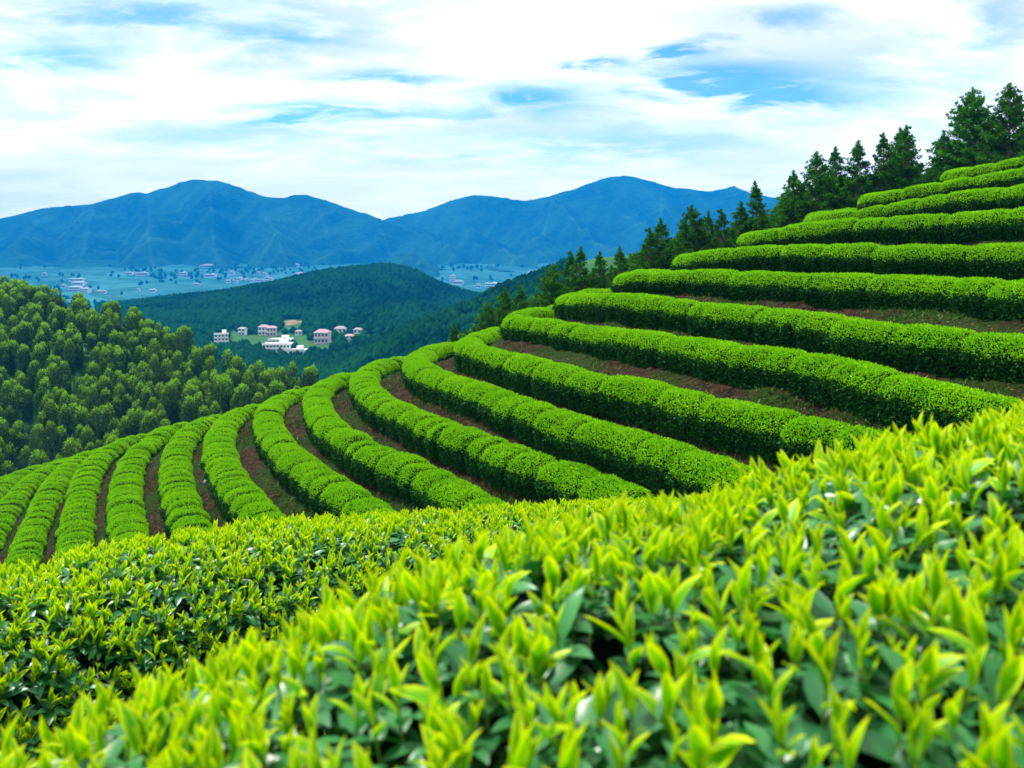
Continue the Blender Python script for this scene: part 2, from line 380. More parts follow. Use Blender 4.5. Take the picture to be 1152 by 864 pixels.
# ------------------------------------------------------------------ mountains
def mountain_mat():
    m = bpy.data.materials.new('mountain_forest'); m.use_nodes = True; nt = m.node_tree; p = nt.nodes['Principled BSDF']
    p.inputs['Roughness'].default_value = .95; p.inputs['Specular IOR Level'].default_value = .05
    g = N(nt, "ShaderNodeNewGeometry")
    n = N(nt, "ShaderNodeTexNoise"); n.inputs['Scale'].default_value = .006; n.inputs['Detail'].default_value = 8; nt.links.new(g.outputs['Position'], n.inputs[0])
    n2 = N(nt, "ShaderNodeTexNoise"); n2.inputs['Scale'].default_value = .05; n2.inputs['Detail'].default_value = 4; nt.links.new(g.outputs['Position'], n2.inputs[0])
    a = N(nt, "ShaderNodeAttribute", attribute_name='ridge')
    c = mixc(nt, maprange(nt, n.outputs[0], .35, .65, 0, 1), (.006, .040, .022), (.020, .095, .034))
    c = mixc(nt, maprange(nt, n2.outputs[0], .4, .7, 0, .5), c, (.03, .13, .045))
    c = mixc(nt, mathn(nt, 'MULTIPLY', a.outputs['Fac'], .26), c, (.10, .26, .14))      # grassy fire-breaks on the spurs
    nt.links.new(c, p.inputs['Base Color'])
    b = N(nt, "ShaderNodeBump"); b.inputs[0].default_value = .6; b.inputs[1].default_value = 14; nt.links.new(n2.outputs[0], b.inputs['Height']); nt.links.new(b.outputs[0], p.inputs['Normal'])
    return m
MM = mountain_mat()
def mountain(name, sky, D, depth, foot, seed):
    """ridge following the skyline at distance D, spurs running down towards the valley"""
    sky = np.array(sky, float)
    X0, X1 = (sky[0, 0] - CX) / F * D, (sky[-1, 0] - CX) / F * D
    nx, ny = int((X1 - X0) / 9), 150
    x = np.linspace(X0, X1, nx); t = np.linspace(-.35, 1, ny)            # t=1 foot in front, 0 crest, <0 far side
    X = np.repeat(x[:, None], ny, 1); T = np.repeat(t[None], nx, 0)
    Y = D - T * depth
    crest = np.interp(x / D * F + CX, sky[:, 0], (HY - sky[:, 1]) / F * D)
    k = np.array([1, 2, 1]) / 4.
    for _ in range(2): crest[1:-1] = (crest[:-2] + 2 * crest[1:-1] + crest[2:]) / 4
    crest = crest + vnoise(x / 25, x * 0, seed=seed) * 2.5 + vnoise(x / 9, x * 0, seed=seed + 1) * 1.2
    warp = 60 * fbm(X / 700, Y / 700, o=3, seed=seed + 2)
    fall = np.where(T > 0, (1 - np.clip(T, 0, 1)) ** 1.15, 1 + .9 * T)
    Z = foot + (crest[:, None] - foot) * fall
    def ridged(scale, slant, sd):
        u = (X + warp + slant * T * depth) / scale; f = np.abs((u % 1) - .5) * 2            # 1 on the spur line, 0 in the gully
        n = .6 + .4 * vnoise(np.floor(u), u * 0, seed=sd)
        return 1 - f, n
    f1, n1 = ridged(430, .25, seed + 3); f2, n2 = ridged(210, -.45, seed + 4); f3, n3 = ridged(95, .5, seed + 5)
    amp = np.clip(T - .02, 0, 1) ** .9 * np.clip(1.05 - T, 0, 1) * 1.7
    Z = Z + amp * (f1 * 230 * n1 + f2 * 190 * n2 + f3 * 85 * n3 - 255) + amp * 20 * fbm(X / 90, Y / 90, o=5, seed=seed + 6)
    Z = Z + 3.5 * vnoise(X / 14, Y / 14, seed=seed + 8) * np.clip(T * 8, 0, 1)
    rid = np.maximum(sstep(.955, .99, f1), .8 * sstep(.93, .985, f2)) * np.clip(T * 5, 0, 1) * sstep(-.2, .3, fbm(X / 200, Y / 200, o=2, seed=seed + 7) + .12)
    o = link(name, make_mesh(name, np.stack([X, Y, Z], -1).reshape(-1, 3), grid_faces(nx, ny), [MM], attrs={'ridge': rid.ravel()}), kind='structure')
    return o
mountain('mountain', [(-500,262),(-250,262),(-100,256),(0,246),(50,233),(100,230),(130,222),(150,216),(165,218),(200,206),(215,202),(245,203),(270,211),(300,222),(320,222),(338,218),(352,221),(380,230),(425,245),(470,262),(530,285),(600,300)], 3350, 640, -72, 100)
mountain('mountain', [(330,275),(400,252),(440,245),(480,236),(510,224),(535,219),(560,221),(590,226),(620,220),(650,211),(680,200),(705,197),(730,203),(760,211),(800,215),(825,209),(845,217),(880,224),(950,238),(1100,252),(1300,262),(1600,266)], 3800, 850, -72, 200)
mountain('foothill', [(360,315),(400,300),(430,292),(455,289),(480,297),(520,308),(560,322)], 2650, 260, -92, 300)

# ------------------------------------------------------------------ leaf cards
def diamonds(P, D, S, L, W):
    """flat pointed leaves: base P, direction D, side S"""
    n = len(P); L = L[:, None]; W = W[:, None]
    V = np.empty((n, 4, 3)); V[:, 0] = P; V[:, 1] = P + D * L * .5 + S * W * .5; V[:, 2] = P + D * L; V[:, 3] = P + D * L * .5 - S * W * .5
    return V.reshape(-1, 3), np.arange(n * 4).reshape(n, 4)
def rand_unit(n): return unit(rng.normal(size=(n, 3)))

def hedge_grid(P, width, height, seed, bush=(.8, 2.2), nt_=18, crease=.27, lump=.030):
    """body of a clipped hedge along P (top centre line); returns grid (ns,nt,3)"""
    ns = len(P); T = unit(np.gradient(P, axis=0)); S = unit(np.stack([T[:, 1], -T[:, 0], 0 * T[:, 0]], 1))
    s = np.concatenate([[0], np.cumsum(np.linalg.norm(np.diff(P, axis=0), axis=1))])
    r_ = np.random.default_rng(seed); b = [0.]
    while b[-1] < s[-1]: b.append(b[-1] + r_.uniform(*bush))
    b = np.array(b); k = np.clip(np.searchsorted(b, s, side='right') - 1, 0, len(b) - 2)
    da, db = s - b[k], b[k + 1] - s; dist = np.minimum(da, db)
    hw = 1 + r_.normal(0, .045, len(b))[k]; hh = 1 + r_.normal(0, .025, len(b))[k]; depth_ = r_.uniform(.45, 1.25, len(b))
    dd = np.where(da < db, depth_[k], depth_[k + 1])
    cr = 1 - crease * dd * np.exp(-(dist / .075) ** 2) + .025 * np.sin(np.pi * np.clip(da / (da + db), 0, 1))
    endf = np.clip(np.minimum(s, s[-1] - s) / (width * .9), 0, 1); endf = np.sqrt(1 - (1 - endf) ** 2) * .97 + .03
    th = np.linspace(-.12 * np.pi, 1.12 * np.pi, nt_)
    cs, sn = np.cos(th), np.sin(th)
    px = np.sign(cs) * np.abs(cs) ** .72; pz = np.where(sn > 0, np.abs(sn) ** .72, 0)
    low = np.clip(1 - pz / .45, 0, 1); px = px * (1 - .22 * low)
    zz = np.where(sn < 0, -.18, 0) + pz
    W = width * hw * cr * endf; Hh = height * hh * (1 - (1 - cr) * .9) * (.35 + .65 * endf)
    base = P - np.array([0, 0, height])
    # shear of each bush's outline so that creases lean the way bushes overlap
    G = base[:, None, :] + S[:, None, :] * (W[:, None] * px[None])[..., None]
    G[..., 2] += Hh[:, None] * zz[None]
    d = lump * (fbm(G[..., 0] / .34, G[..., 1] / .34, G[..., 2] / .34, o=3, seed=seed) * 1.6)
    nrm = S[:, None, :] * px[None, :, None] + np.array([0, 0, 1.]) * np.clip(zz, 0, 1)[None, :, None]
    G = G + unit(nrm) * d[..., None]
    return G
def grid_samples(G, density, r_):
    """random points on a grid surface with normals"""
    a, b, c, d = G[:-1, :-1], G[1:, :-1], G[1:, 1:], G[:-1, 1:]
    nr = np.cross(c - a, d - b); ar = np.linalg.norm(nr, axis=-1) / 2; nr = unit(nr)
    n = int(ar.sum() * density); idx = r_.choice(ar.size, n, p=(ar / ar.sum()).ravel())
    i, j = np.unravel_index(idx, ar.shape); u, v = r_.random((2, n, 1))
    p = (a[i, j] * (1 - u) + b[i, j] * u) * (1 - v) + (d[i, j] * (1 - u) + c[i, j] * u) * v
    return p, nr[i, j], i, j
ORD = {-4: 'uppermost', -3: 'second', -2: 'third', -1: 'fourth', 0: 'fifth', 1: 'sixth', 2: 'seventh', 3: 'eighth', 4: 'ninth', 5: 'tenth', 6: 'eleventh', 7: 'twelfth', 8: 'thirteenth', 9: 'fourteenth', 10: 'fifteenth', 11: 'sixteenth', 12: 'seventeenth', 13: 'eighteenth', 14: 'nineteenth', 15: 'twentieth', 16: 'lowest'}
def row_label(i):
    o = ORD[i]
    if i == -4: return "clipped tea hedge, uppermost row, right under the tall pines"
    if i < 0: return f"clipped tea hedge, {o} row from the top, ending by the pines"
    if i == 0: return "straight level tea hedge, fifth row from the top of the slope"
    if i < 4: return f"clipped tea hedge with rounded far end, {o} row from the top"
    if i < 9: return f"tea hedge bending round the spur, {o} row from the top"
    if i < 15: return f"narrow ribbed tea hedge bending downhill, {o} row from the top"
    if i == 15: return "ribbed tea hedge cut by the left edge of the picture, next to lowest"
    return "lowest tea hedge of the slope, below all the other rows"
def add_rows():
    for i, P in row_paths:
        r_ = np.random.default_rng(500 + i)
        bush = (.35, .95) if i >= 9 else ((.5, 1.5) if i >= 6 else (.8, 2.4))
        Wd = HEDGE_W * (1.0 if i < 5 else 1.08 if i < 8 else 1.17)
        G = hedge_grid(P, Wd, HEDGE_H, 300 + i, bush, crease=.27 if i > 5 else .20)
        org = P[len(P) // 2] - np.array([0, 0, HEDGE_H])
        root = empty('tea_hedge', org, row_label(i), 'tea hedge', 'clipped tea hedges following the contours of the slope')
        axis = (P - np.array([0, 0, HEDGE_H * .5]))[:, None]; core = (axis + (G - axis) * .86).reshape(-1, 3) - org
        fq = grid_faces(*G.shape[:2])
        link('shade_core', make_mesh('shade_core', core, fq, [M['row_core']]), root)
        p, n, gi, gj = grid_samples(G, 2300, r_)
        n = np.where((n[:, 2:3] < -.3), -n, n)
        dist = np.linalg.norm(p, axis=1)
        keep = (r_.random(len(p)) < np.clip(1.25 - dist / 90, .5, 1))
        p, n = p[keep], n[keep]
        mid = G[:, G.shape[1] // 2]
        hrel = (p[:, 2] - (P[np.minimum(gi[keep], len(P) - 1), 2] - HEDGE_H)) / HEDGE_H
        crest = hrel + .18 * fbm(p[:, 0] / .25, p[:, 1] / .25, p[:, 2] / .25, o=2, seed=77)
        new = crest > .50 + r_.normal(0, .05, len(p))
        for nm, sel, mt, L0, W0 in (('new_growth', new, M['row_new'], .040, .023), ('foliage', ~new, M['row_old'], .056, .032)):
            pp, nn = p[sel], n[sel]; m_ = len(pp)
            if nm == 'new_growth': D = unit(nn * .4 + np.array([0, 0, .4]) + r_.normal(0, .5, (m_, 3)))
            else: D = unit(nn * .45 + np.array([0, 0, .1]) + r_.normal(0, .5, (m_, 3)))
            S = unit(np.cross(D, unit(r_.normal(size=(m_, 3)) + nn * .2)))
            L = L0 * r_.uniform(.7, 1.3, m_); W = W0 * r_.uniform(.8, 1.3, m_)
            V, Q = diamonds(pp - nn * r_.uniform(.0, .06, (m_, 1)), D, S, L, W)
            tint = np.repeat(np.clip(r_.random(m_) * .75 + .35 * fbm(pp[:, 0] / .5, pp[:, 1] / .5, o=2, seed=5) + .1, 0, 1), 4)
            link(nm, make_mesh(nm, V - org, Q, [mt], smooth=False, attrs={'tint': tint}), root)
add_rows()

# ------------------------------------------------------------------ weeds, stones between the rows
def add_weeds():
    n = 260000
    th = R(1) * rng.uniform(-36, 36, n); r = rng.uniform(9, 42, n)
    x, y = r * np.sin(th), r * np.cos(th)
    m = fbm(x / 1.3, y / 1.3, o=3, seed=61) > rng.uniform(-.12, .35, n)
    x, y = x[m], y[m]; z = ground_z(x, y)
    P = np.stack([x, y, z - .01], 1); k = len(P)
    D = unit(np.stack([rng.normal(0, .5, k), rng.normal(0, .5, k), rng.uniform(.4, 1, k)], 1)); S = unit(np.cross(D, rand_unit(k)))
    V, Q = diamonds(P, D, S, rng.uniform(.04, .15, k), rng.uniform(.012, .04, k))
    link('weeds', make_mesh('weeds', V, Q, [M['grass']], smooth=False, attrs={'tint': np.repeat(rng.random(k), 4)}), kind='stuff')
add_weeds()
def add_litter():
    n = 110000
    th = R(1) * rng.uniform(-36, 36, n); r = rng.uniform(9, 40, n); x, y = r * np.sin(th), r * np.cos(th)
    m = fbm(x / 1.1, y / 1.1, o=3, seed=66) > rng.uniform(-.3, .3, n); x, y = x[m], y[m]; k = len(x)
    P = np.stack([x, y, ground_z(x, y) + .012], 1); D = unit(np.stack([rng.normal(size=k), rng.normal(size=k), rng.normal(0, .25, k)], 1)); S = unit(np.cross(D, np.array([0, 0, 1.]) + rng.normal(0, .3, (k, 3))))
    V, Q = diamonds(P, D, S, rng.uniform(.03, .10, k), rng.uniform(.015, .035, k))
    link('leaf_litter', make_mesh('leaf_litter', V, Q, [M['litter']], smooth=False, attrs={'tint': np.repeat(rng.random(k), 4)}), kind='stuff')
add_litter()
def stone(px, py, size, seed, label):
    x, y, z = ray_ground(px, py, 8, 40); n, k = 12, 9
    a, b = np.meshgrid(np.linspace(0, 2 * np.pi, n, endpoint=False), np.linspace(-1.5, 1.5, k)); d_ = np.stack([np.cos(a) * np.cos(b), np.sin(a) * np.cos(b), np.sin(b)], -1)
    rr = size * (1 + .35 * fbm(d_[..., 0] * 1.7 + seed, d_[..., 1] * 1.7, d_[..., 2] * 1.7, o=3, seed=seed)); V = (d_ * rr[..., None] * [1.3, .9, .6]).reshape(-1, 3)
    o = link('stone', make_mesh('stone', V, grid_faces(k, n, True), [M['stone']], smooth=False)); o.location = (x, y, z + size * .25); o["label"] = label; o["category"] = "stone"
stone(237, 544, .17, 3, "pale grey stone on the soil between two ribbed tea hedges")
stone(245, 549, .09, 5, "smaller pinkish stone lying beside the pale grey one")

# ------------------------------------------------------------------ foreground hedges with modelled shoots
NV = 6
def leaves(base, a, nrm, L, W, curl, fold):
    """curved pointed leaves. a: direction, nrm: inner face normal. -> verts (n*NV*3), quads, edge attr"""
    n = len(base); b = unit(np.cross(nrm, a)); nrm = unit(np.cross(a, b))
    v = np.linspace(0, 1, NV); wprof = np.sin(np.pi * np.clip(v, 0, 1) ** .82) ** .85; wprof[0] = .10; wprof[-1] = .02
    c = curl[:, None] + 1e-4; cv = c * v[None]
    al = L[:, None] * np.sin(cv) / c; dn = -L[:, None] * (1 - np.cos(cv)) / c
    cen = base[:, None] + a[:, None] * al[..., None] + nrm[:, None] * dn[..., None]
    w_ = W[:, None] * wprof[None] * .5
    up = nrm[:, None] * np.cos(cv)[..., None] + a[:, None] * np.sin(cv)[..., None]
    V = np.empty((n, NV, 3, 3)); V[:, :, 1] = cen
    cf, sf = np.cos(fold)[:, None, None], np.sin(fold)[:, None, None]
    V[:, :, 0] = cen - b[:, None] * w_[..., None] * cf + up * w_[..., None] * sf
    V[:, :, 2] = cen + b[:, None] * w_[..., None] * cf + up * w_[..., None] * sf
    q = grid_faces(NV, 3); Q = (np.arange(n)[:, None, None] * NV * 3 + q[None]).reshape(-1, 4)
    edge = np.tile(np.array([1, 0, 1.])[None, None] * np.ones((1, NV, 1)), (n, 1, 1)); edge = edge * .62 + (v ** 1.5)[None, :, None] * .55
    return V.reshape(-1, 3), Q, edge.ravel()

def shoots(P, Nn, r_, size):
    """per shoot arrays; returns list of (verts (k,m,3), quads template (q,4), mat idx, edge, tint) all with the shoot as first axis"""
    k = len(P); ax = unit(Nn * .35 + np.array([0, 0, .8]) + r_.normal(0, .2, (k, 3)))
    t1 = unit(np.cross(ax, r_.normal(size=(k, 3)))); t2 = np.cross(ax, t1)
    sz = size * r_.uniform(.7, 1.2, k); stem = sz * r_.uniform(.55, .9, k)
    phi0 = r_.uniform(0, 6.28, k); tint0 = r_.random(k)
    Vs, Qs, Es, Ts, Ms = [], [], [], [], []; off = 0
    # (height along stem, tilt, length, width, curl, fold, material)
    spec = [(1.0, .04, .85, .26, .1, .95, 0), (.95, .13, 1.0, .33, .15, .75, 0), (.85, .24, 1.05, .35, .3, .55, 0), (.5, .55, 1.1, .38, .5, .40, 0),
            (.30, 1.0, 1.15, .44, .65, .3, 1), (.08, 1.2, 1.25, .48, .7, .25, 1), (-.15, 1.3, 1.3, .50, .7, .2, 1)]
    for q, (h, tilt, l, w_, cu, fo, mi) in enumerate(spec):
        ph = phi0 + q * 2.4 + r_.normal(0, .3, k); tl = tilt * r_.uniform(.75, 1.3, k)
        rad = t1 * np.cos(ph)[:, None] + t2 * np.sin(ph)[:, None]
        a = ax * np.cos(tl)[:, None] + rad * np.sin(tl)[:, None]; nn = ax * np.sin(tl)[:, None] - rad * np.cos(tl)[:, None]
        base = P + ax * (stem * h)[:, None]
        L = sz * l * r_.uniform(.8, 1.2, k)
        if q == 3: L = L * np.where(r_.random(k) < .3, .35, 1)
        V, Q, E = leaves(base, a, nn, L, L * w_ * r_.uniform(.85, 1.15, k), cu * r_.uniform(.4, 1.5, k), np.full(k, fo))
        nv = NV * 3
        Vs.append(V.reshape(k, nv, 3)); Es.append(E.reshape(k, nv)); Ts.append(np.repeat(np.clip(tint0 * .6 + r_.random(k) * .4 - (.25 if q == 3 else 0), 0, 1)[:, None], nv, 1))
        Qs.append(grid_faces(NV, 3) + off); Ms += [mi] * len(grid_faces(NV, 3)); off += nv
    # stem: a thin four-sided shaft
    w_ = .035 * sz
    ring = []
    for hh in (-.9, 1.0):
        for an in range(4):
            ring.append(P + ax * (stem * hh)[:, None] + (t1 * math.cos(an * 1.571) + t2 * math.sin(an * 1.571)) * w_[:, None])
    Vs.append(np.stack(ring, 1)); Es.append(np.zeros((k, 8))); Ts.append(np.full((k, 8), .3))
    Qs.append(np.array([[i, (i + 1) % 4, 4 + (i + 1) % 4, 4 + i] for i in range(4)]) + off); Ms += [2] * 4
    return np.concatenate(Vs, 1), np.vstack(Qs), np.array(Ms), np.concatenate(Es, 1), np.concatenate(Ts, 1)

def fg_hedge(P, width, height, label, seed, size, dens, fill):
    r_ = np.random.default_rng(seed)
    G = hedge_grid(P, width, height, seed, (.9, 2.0), nt_=28, crease=.02, lump=.028)
    org = P[len(P) // 2] - np.array([0, 0, height])
    root = empty('tea_hedge', org, label, 'tea hedge')
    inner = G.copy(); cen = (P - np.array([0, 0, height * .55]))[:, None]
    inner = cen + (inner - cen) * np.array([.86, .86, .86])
    link('shade_core', make_mesh('shade_core', inner.reshape(-1, 3) - org, grid_faces(*G.shape[:2]), [M['row_core']]), root)
    # twigs
    p, n, _, _ = grid_samples(G, 60, r_); k = len(p)
    D = unit(n + r_.normal(0, .2, (k, 3))); q0 = p - D * .30
    t1 = unit(np.cross(D, r_.normal(size=(k, 3)))); t2 = np.cross(D, t1); ring = [q + (t1 * math.cos(a) + t2 * math.sin(a)) * w_ for q, w_ in ((q0, .005), (p - D * .10, .003)) for a in (0, 2.1, 4.2)]
    V = np.stack(ring, 1).reshape(-1, 3); tq = np.array([[0, 1, 4, 3], [1, 2, 5, 4], [2, 0, 3, 5]])
    link('twigs', make_mesh('twigs', V - org, (np.arange(k)[:, None, None] * 6 + tq[None]).reshape(-1, 4), [M['twig']]), root, 'stuff')
    # old leaves filling the hedge under the shoots
    p, n, _, _ = grid_samples(G, fill, r_); k = len(p)
    n = np.where(n[:, 2:3] < -.4, -n, n)
    p = p - n * r_.uniform(.0, .12, (k, 1))
    ax = unit(n + r_.normal(0, .25, (k, 3))); rad = unit(np.cross(ax, r_.normal(size=(k, 3)))); tl = r_.uniform(.5, 1.35, k)[:, None]
    L = size * r_.uniform(.9, 1.5, k)
    V, Q, E = leaves(p, ax * np.cos(tl) + rad * np.sin(tl), ax * np.sin(tl) - rad * np.cos(tl), L, L * r_.uniform(.36, .46, k), r_.uniform(.2, .9, k), r_.uniform(.1, .4, k))
    link('mature_leaves', make_mesh('mature_leaves', V - org, Q, [M['mature']], attrs={'tint': np.repeat(r_.random(k), NV * 3), 'edge': E * .0}), root, 'stuff')
    # shoots of the new flush
    p, n, _, _ = grid_samples(G, dens, r_)
    up = n[:, 2]; keep = r_.random(len(p)) < np.clip(.5 + up * .8, 0, 1); keep &= (up > -.3)
    p, n = p[keep], n[keep]
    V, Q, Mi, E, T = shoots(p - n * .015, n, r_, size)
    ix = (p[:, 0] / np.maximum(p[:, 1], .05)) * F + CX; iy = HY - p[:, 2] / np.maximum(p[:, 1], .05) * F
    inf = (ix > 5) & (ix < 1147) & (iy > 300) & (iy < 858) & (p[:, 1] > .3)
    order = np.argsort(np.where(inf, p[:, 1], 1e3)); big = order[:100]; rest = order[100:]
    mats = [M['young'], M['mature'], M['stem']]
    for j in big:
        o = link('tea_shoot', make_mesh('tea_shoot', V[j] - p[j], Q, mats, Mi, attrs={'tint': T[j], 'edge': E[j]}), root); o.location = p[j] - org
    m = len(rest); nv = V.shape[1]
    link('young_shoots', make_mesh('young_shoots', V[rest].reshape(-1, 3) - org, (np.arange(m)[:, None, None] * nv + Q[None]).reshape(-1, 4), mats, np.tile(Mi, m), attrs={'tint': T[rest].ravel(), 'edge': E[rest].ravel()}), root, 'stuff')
fg_hedge(near_path, .84, 1.1, "nearest tea hedge, out of focus, big lime-yellow shoots filling the bottom of the picture", 901, .041, 900, 1200)
fg_hedge(mid_path, .66, 1.1, "tea hedge just beyond the nearest one, dense small yellow-green shoots over dark leaves", 902, .041, 1000, 800)

# ------------------------------------------------------------------ pines along the crest
def tube(pts, rad, n=7):
    pts = np.asarray(pts, float); rad = np.asarray(rad, float)
    T = unit(np.gradient(pts, axis=0)); ref = np.array([1, 0, 0.]) if abs(T[0, 0]) < .8 else np.array([0, 1., 0])
    s = unit(np.cross(T, ref)); u = np.cross(T, s); a = np.linspace(0, 2 * np.pi, n, endpoint=False)
    V = pts[:, None] + (s[:, None] * np.cos(a)[None, :, None] + u[:, None] * np.sin(a)[None, :, None]) * rad[:, None, None]
    return V.reshape(-1, 3), grid_faces(len(pts), n, True)
def merge(parts):
    V, Fs, o = [], [], 0
    for v, f in parts: V.append(v); Fs.append(f + o); o += len(v)
    return np.vstack(V), np.vstack(Fs)
def pine_meshes(seed, H, Rr, bare, slim=1.0):
    r_ = np.random.default_rng(seed)
    zs = np.linspace(0, H, 9); ben = np.cumsum(r_.normal(0, .05, (9, 2)), 0)
    tp = np.column_stack([ben, zs]); parts = [tube(tp, np.linspace(.15, .015, 9) * H / 8)]
    P, D, S, L, W, T = [], [], [], [], [], []
    z = bare * H
    while z < H * .95:
        f = (z - bare * H) / (H * (1 - bare)); env = Rr * slim * ((1 - f) ** .95 * 1.08 + .02) * min(1, .55 + f * 2.2)
        nb = r_.integers(6, 9); az0 = r_.uniform(0, 6.28)
        for b in range(nb):
            az = az0 + b * 6.28 / nb + r_.normal(0, .25); ln = max(.12, env * r_.uniform(.7, 1.12)); rise = r_.uniform(-.12, .18) + .6 * f
            zb = min(z + H * r_.normal(0, .014), H * .99); c0_ = np.array([np.interp(zb, zs, ben[:, 0]), np.interp(zb, zs, ben[:, 1]), zb])
            d = np.array([math.cos(az), math.sin(az), rise]); tipp = c0_ + d * ln
            if ln > .4: parts.append(tube([c0_, (c0_ + tipp) / 2 - [0, 0, .03 * ln], tipp], [.03, .02, .006], 4))
            nc = max(2, int(ln / .17))
            for c in range(nc):
                t = .25 + .75 * (c + 1) / nc; q = c0_ + d * ln * t + np.array([0, 0, .10 * ln * t * t]) + r_.normal(0, .05, 3) * min(1, env)
                k = 20; rr = .30 * (1.15 - .45 * t) * min(1, .32 + env / 1.3)
                dd = unit(r_.normal(size=(k, 3)) * [1, 1, .7] + d * .5 + [0, 0, .35])
                P.append(np.repeat(q[None], k, 0) + dd * .02); D.append(dd); S.append(unit(np.cross(dd, r_.normal(size=(k, 3)))))
                L.append(rr * r_.uniform(.7, 1.3, k)); W.append(r_.uniform(.04, .075, k) * min(1, .5 + env)); T.append(np.full(k, np.clip(r_.normal(.45, .25), 0, 1)))
        z += H * r_.uniform(.040, .058) * (1 - .5 * f)
    for zb in np.linspace(.90, 1.0, 9) * H:                    # leader shoot
        k = 22; g_ = 1 - (zb / H - .90) / .10; q = np.array([np.interp(zb, zs, ben[:, 0]), np.interp(zb, zs, ben[:, 1]), zb])
        dd = unit(r_.normal(size=(k, 3)) * [.75, .75, .3] + [0, 0, .85 + .5 * (1 - g_)])
        P.append(np.repeat(q[None], k, 0)); D.append(dd); S.append(unit(np.cross(dd, r_.normal(size=(k, 3))))); L.append((.14 + .26 * g_) * r_.uniform(.7, 1.3, k)); W.append(r_.uniform(.03, .05, k)); T.append(np.full(k, .5))
    V, Q = diamonds(*[np.concatenate(a) for a in (P, D, S, L, W)])
    tv, tq = merge(parts)
    return (make_mesh('trunk', tv, tq, [M['bark']]), make_mesh('crown', V, Q, [M['pine']], smooth=False, attrs={'tint': np.repeat(np.concatenate(T), 4)}))
PM = [pine_meshes(60, 8, 2.0, .20), pine_meshes(61, 8, 2.4, .26), pine_meshes(62, 8, 1.7, .16), pine_meshes(63, 8, 2.7, .32), pine_meshes(64, 8, 1.5, .12)]
def pine(px, top, d, H, v, label, group=None, wide=1.0):
    x, z = (px - CX) / F * d, (HY - top) / F * d
    g = float(ground_z(x, d, False)); Hh = max(H, z - g + .2)
    o = empty('pine_tree', (x, d, z - Hh), label, 'pine tree', group, rz=random.uniform(0, 6.28))
    s = Hh / 8; o.scale = (s * wide, s * wide, s)
    # stand it on the soil: the root runs down to the ground if the slope drops away
    tr, cr = PM[v]
    link('trunk', tr, o); link('crown', cr, o)
pn = [ # px, top, depth, mesh, width, label
 (1135, 95, 44, 1, 1.0, "tall broad pine at the right edge, behind the uppermost tea hedge"),
 (1088, 101, 46, 3, .95, "tallest broad pine with bare forked trunk, left of the one at the edge"),
 (1112, 140, 49, 1, .9, "shorter pine half hidden between the two tallest pines"),
 (1060, 148, 47, 0, .9, "low pine leaning out left of the tallest broad pine"),
 (1027, 142, 45, 2, 1.1, "slender pine, rightmost of the close group of three"),
 (1010, 145, 47, 0, 1.0, "slender pine, middle of the close group of three"),
 (994, 152, 45, 2, 1.0, "slender pine, leftmost of the close group of three"),
 (960, 160, 45, 4, 1.3, "pointed pine, taller of a touching pair left of the three"),
 (944, 167, 46, 2, 1.0, "pointed pine, shorter of a touching pair"),
 (918, 172, 45, 1, .9, "full dark pine left of the touching pair, behind the third hedge"),
 (889, 193, 45, 0, 1.0, "round shouldered pine beside the notch in the tree line"),
 (853, 206, 45, 4, 1.1, "lone spire-like pine standing out against the pale mountain"),
 (830, 228, 45, 2, 1.0, "small pine just left of the spire-like one"),
 (806, 237, 44, 2, .9, "narrow twin-topped pine, right hand top"),
 (797, 239, 46, 0, .8, "narrow twin-topped pine, left hand top"),
 (778, 232, 44, 1, .9, "broad pine with ragged crown above the end of the fifth hedge"),
 (742, 247, 43, 0, 1.0, "conical pine left of the ragged broad pine"),
 (726, 258, 43, 2, .95, "smaller pine touching the conical one on its left"),
 (697, 279, 42, 4, 1.2, "small pointed pine above the tip of the sixth hedge"),
 (679, 284, 42, 2, .9, "small round pine beside the pointed one above the sixth hedge"),
 (653, 279, 42, 4, 1.2, "small spire pine, right of two alike above the seventh hedge"),
 (640, 284, 43, 2, .9, "small spire pine, left of two alike above the seventh hedge"),
 (618, 297, 41, 3, .8, "open crowned pine with gaps of sky, above the seventh hedge's end"),
 (584, 322, 40, 2, 1.0, "little dark pine above the end of the eighth hedge, taller of two"),
 (567, 324, 41, 0, 1.0, "little dark pine above the end of the eighth hedge, shorter of two"),
 (549, 340, 40, 1, .8, "bushy low pine left of the two little dark ones"),
 (514, 364, 38, 4, .9, "tiny lone pine peeping over the tea hedge, lowest of the line"),
]
for px_, top, d, v, wd, lb in pn: pine(px_, top, d, 5.5 if px_ < 700 else 7.0, v, lb, wide=wd)
fill = [(545,352,43),(528,360,42),(560,340,45),(578,332,46),(600,326,47),(612,318,48),(626,308,47),(660,292,49),(672,290,46),(690,286,48),(708,274,50),(718,266,47),(750,258,52),(770,250,51),(785,246,53),(826,240,51),(838,236,54),(862,222,53),(880,208,54),(900,196,56),(936,182,54),(1120,150,56),(1075,158,56),(1045,165,54),(1145,135,52),(1098,160,60),(1036,180,57),(1002,178,55),(978,186,54),(930,195,55),(905,205,52),(872,220,52),(842,240,52),(815,252,52),(788,256,50),(762,254,50),(735,268,50),(712,282,49),(688,296,48),(664,297,48),(630,306,47),(606,318,46),(595,326,45),(573,338,44),(1062,172,50),(1020,175,52),(950,190,50),(966,185,58),(885,215,57),(1150,150,58),(1086,150,54),(850,232,50),(822,246,49),(774,262,48),(752,266,49),(700,292,47),(648,304,46),(618,312,46),(588,336,43),(560,346,42),(536,356,41)]
for k, (px_, top, d) in enumerate(fill):
    pine(px_, top + 14, d, 6.0 if px_ < 700 else 7.5, (k * 2 + 1) % 5, "dark pine standing deep in the tree line, mostly hidden by the pines before it", "pines filling the tree line behind the crest", wide=1.35)

